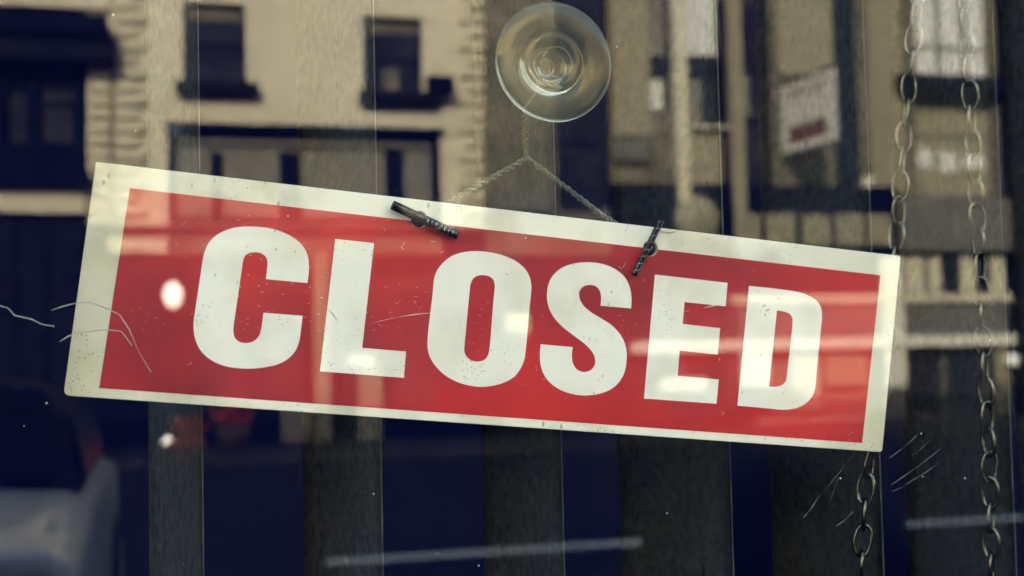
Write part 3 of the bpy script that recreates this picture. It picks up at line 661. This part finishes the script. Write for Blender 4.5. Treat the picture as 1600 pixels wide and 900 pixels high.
def pot(px_, D, s, label):
    q = at(px_, 690, D); t = empty('flower_pot', (q.x, -D, .12), label, 'flower pot', 'pots of red flowers')
    bm = bmesh.new(); lathe(bm, [(0, .121), (.16*s, .121), (.22*s, .42*s), (.18*s, .42*s), (0, .40*s)], (q.x, -D, 0), 20, 'Z'); fin('pot', bm, M['pot'], t, True)
    bm = bmesh.new(); rr = random.Random(px_)
    for k in range(60):
        a_, h, r_ = rr.uniform(0, 6.28), rr.uniform(.42, .78)*s, rr.uniform(0, .28)*s
        bmesh.ops.create_icosphere(bm, subdivisions=1, radius=rr.uniform(.03, .06)*s, matrix=Matrix.Translation((q.x+r_*cos(a_), -D+r_*sin(a_), h)))
    fin('flowers', bm, M['red_flower'], t)
pot(293, 16.8, 1.0, 'low pot of red flowers next to the bollard lamp'); pot(365, 20.5, 1.3, 'taller pot of red flowers against the cream building')
# --- white car parked at the near kerb (its bonnet shows at the lower left)
def car(name, x_nose, yc, paint, label):
    t = empty(name, (x_nose-2.1, yc, 0), label, 'car')
    prof = [(0, .30), (0.0, .70), (-.015, .84), (-.07, .92), (-.5, .975), (-1.0, 1.01), (-1.35, 1.03), (-3.75, 1.04), (-4.05, 1.0), (-4.15, .60), (-4.12, .30)]
    def body(bm, pr, hw, tum):
        L_ = []
        secs = [(-1, .86), (-.86, .97), (-.5, 1.0), (0, 1.01), (.5, 1.0), (.86, .97), (1, .86)]
        for s, k in secs:
            row = []
            for x, z in pr:
                cab = max(0, min(1, (z-1.0)/.45)); y_ = s*hw*(1-tum*cab)
                zz = .30+(z-.30)*(k if z > .5 else 1); row.append(bm.verts.new((x_nose+x-(.10*abs(s)**3 if x > -.3 else 0), yc+y_, zz)))
            L_.append(row)
        for a_, b_ in zip(L_, L_[1:]):
            for i in range(len(pr)): bm.faces.new((a_[i], a_[(i+1) % len(pr)], b_[(i+1) % len(pr)], b_[i]))
        bm.faces.new(L_[0]); bm.faces.new(L_[-1][::-1])
    bm = bmesh.new(); body(bm, prof, .86, .22); o = fin('body', bm, paint, t, True)
    md = o.modifiers.new('bevel', 'BEVEL'); md.width = .03; md.segments = 2; md.limit_method = 'ANGLE'
    bm = bmesh.new(); body(bm, [(-1.30, 1.00), (-1.42, 1.06), (-1.95, 1.44), (-2.5, 1.50), (-3.2, 1.46), (-3.75, 1.10), (-3.85, 1.00)], .80, .16); fin('soft_top', bm, M['black_plastic'], t, True)
    for s in (-1, 1):
        bm = bmesh.new(); g = [(-1.62, 1.06), (-2.05, 1.34), (-3.1, 1.34), (-3.5, 1.08)]
        vs = [bm.verts.new((x_nose+x, yc+s*(.815-.128*max(0, (z-1.0)/.45)) , z*.985)) for x, z in g]; bm.faces.new(vs)
        r = bmesh.ops.extrude_face_region(bm, geom=bm.faces[:]); [setattr(v, 'co', v.co+Vector((0, s*.012, 0))) for v in r['geom'] if isinstance(v, bmesh.types.BMVert)]
        fin('side_window', bm, M['win_glass'], t)
        bm = bmesh.new(); box(bm, x_nose-.16, x_nose+.035, yc+s*.64-.07, yc+s*.64+.07, .66, .76, .03); fin('headlight', bm, M['pale_blind'], t)
        for xw in (-.80, -3.35):
            bm = bmesh.new(); lathe(bm, [(0, -.1), (.31, -.1), (.33, -.06), (.33, .06), (.31, .1), (0, .1)], (x_nose+xw, yc+s*.80, .331), 36); w_ = fin('wheel', bm, M['tyre'], t, True)
            bm = bmesh.new(); lathe(bm, [(0, s*.104), (.20, s*.106), (.21, s*.10), (.21, s*.09)], (x_nose+xw, yc+s*.80, .331), 24); fin('rim', bm, M['rim'], w_)
    bm = bmesh.new(); box(bm, x_nose-.02, x_nose+.02, yc-.80, yc+.80, .34, .80, .02); fin('grille', bm, M['black_plastic'], t)
    bm = bmesh.new(); vs = [bm.verts.new((x_nose+x, yc+y_, z)) for x, y_, z in ((-1.40, -.74, 1.07), (-1.40, .74, 1.07), (-1.93, .60, 1.43), (-1.93, -.60, 1.43))]; bm.faces.new(vs)
    q_ = bmesh.ops.extrude_face_region(bm, geom=bm.faces[:]); [setattr(v, 'co', v.co+Vector((.012, 0, .016))) for v in q_['geom'] if isinstance(v, bmesh.types.BMVert)]
    fin('windscreen', bm, M['black_plastic'], t)
    return t
cr_ = car('parked_car', -1.13+2.1, -5.95, M['silver_paint'], 'white parked car with a black top facing the window, bonnet reflected at the lower left')
cr_.rotation_euler.z = radians(90)
# --- domed black bin at the kerb
q = at(1245, 800, 3.0); ub = empty('litter_bin', (q.x, -3.0+.0, 0), 'large black domed litter bin reflected below the right part of the sign', 'bin')
bm = bmesh.new(); bz = 0.0
lathe(bm, [(0, bz+.001), (.36, bz+.001), (.39, bz+.05), (.40, .86), (0, .86)], (q.x, -3.15, 0), 48, 'Z'); fin('drum', bm, M['black_plastic'], ub, True)
bm = bmesh.new(); lathe(bm, [(0, .862), (.43, .862), (.43, .93), (.40, 1.02), (.30, 1.13), (.16, 1.20), (0, 1.225)], (q.x, -3.15, 0), 48, 'Z'); fin('domed_lid', bm, M['black_plastic'], ub, True)
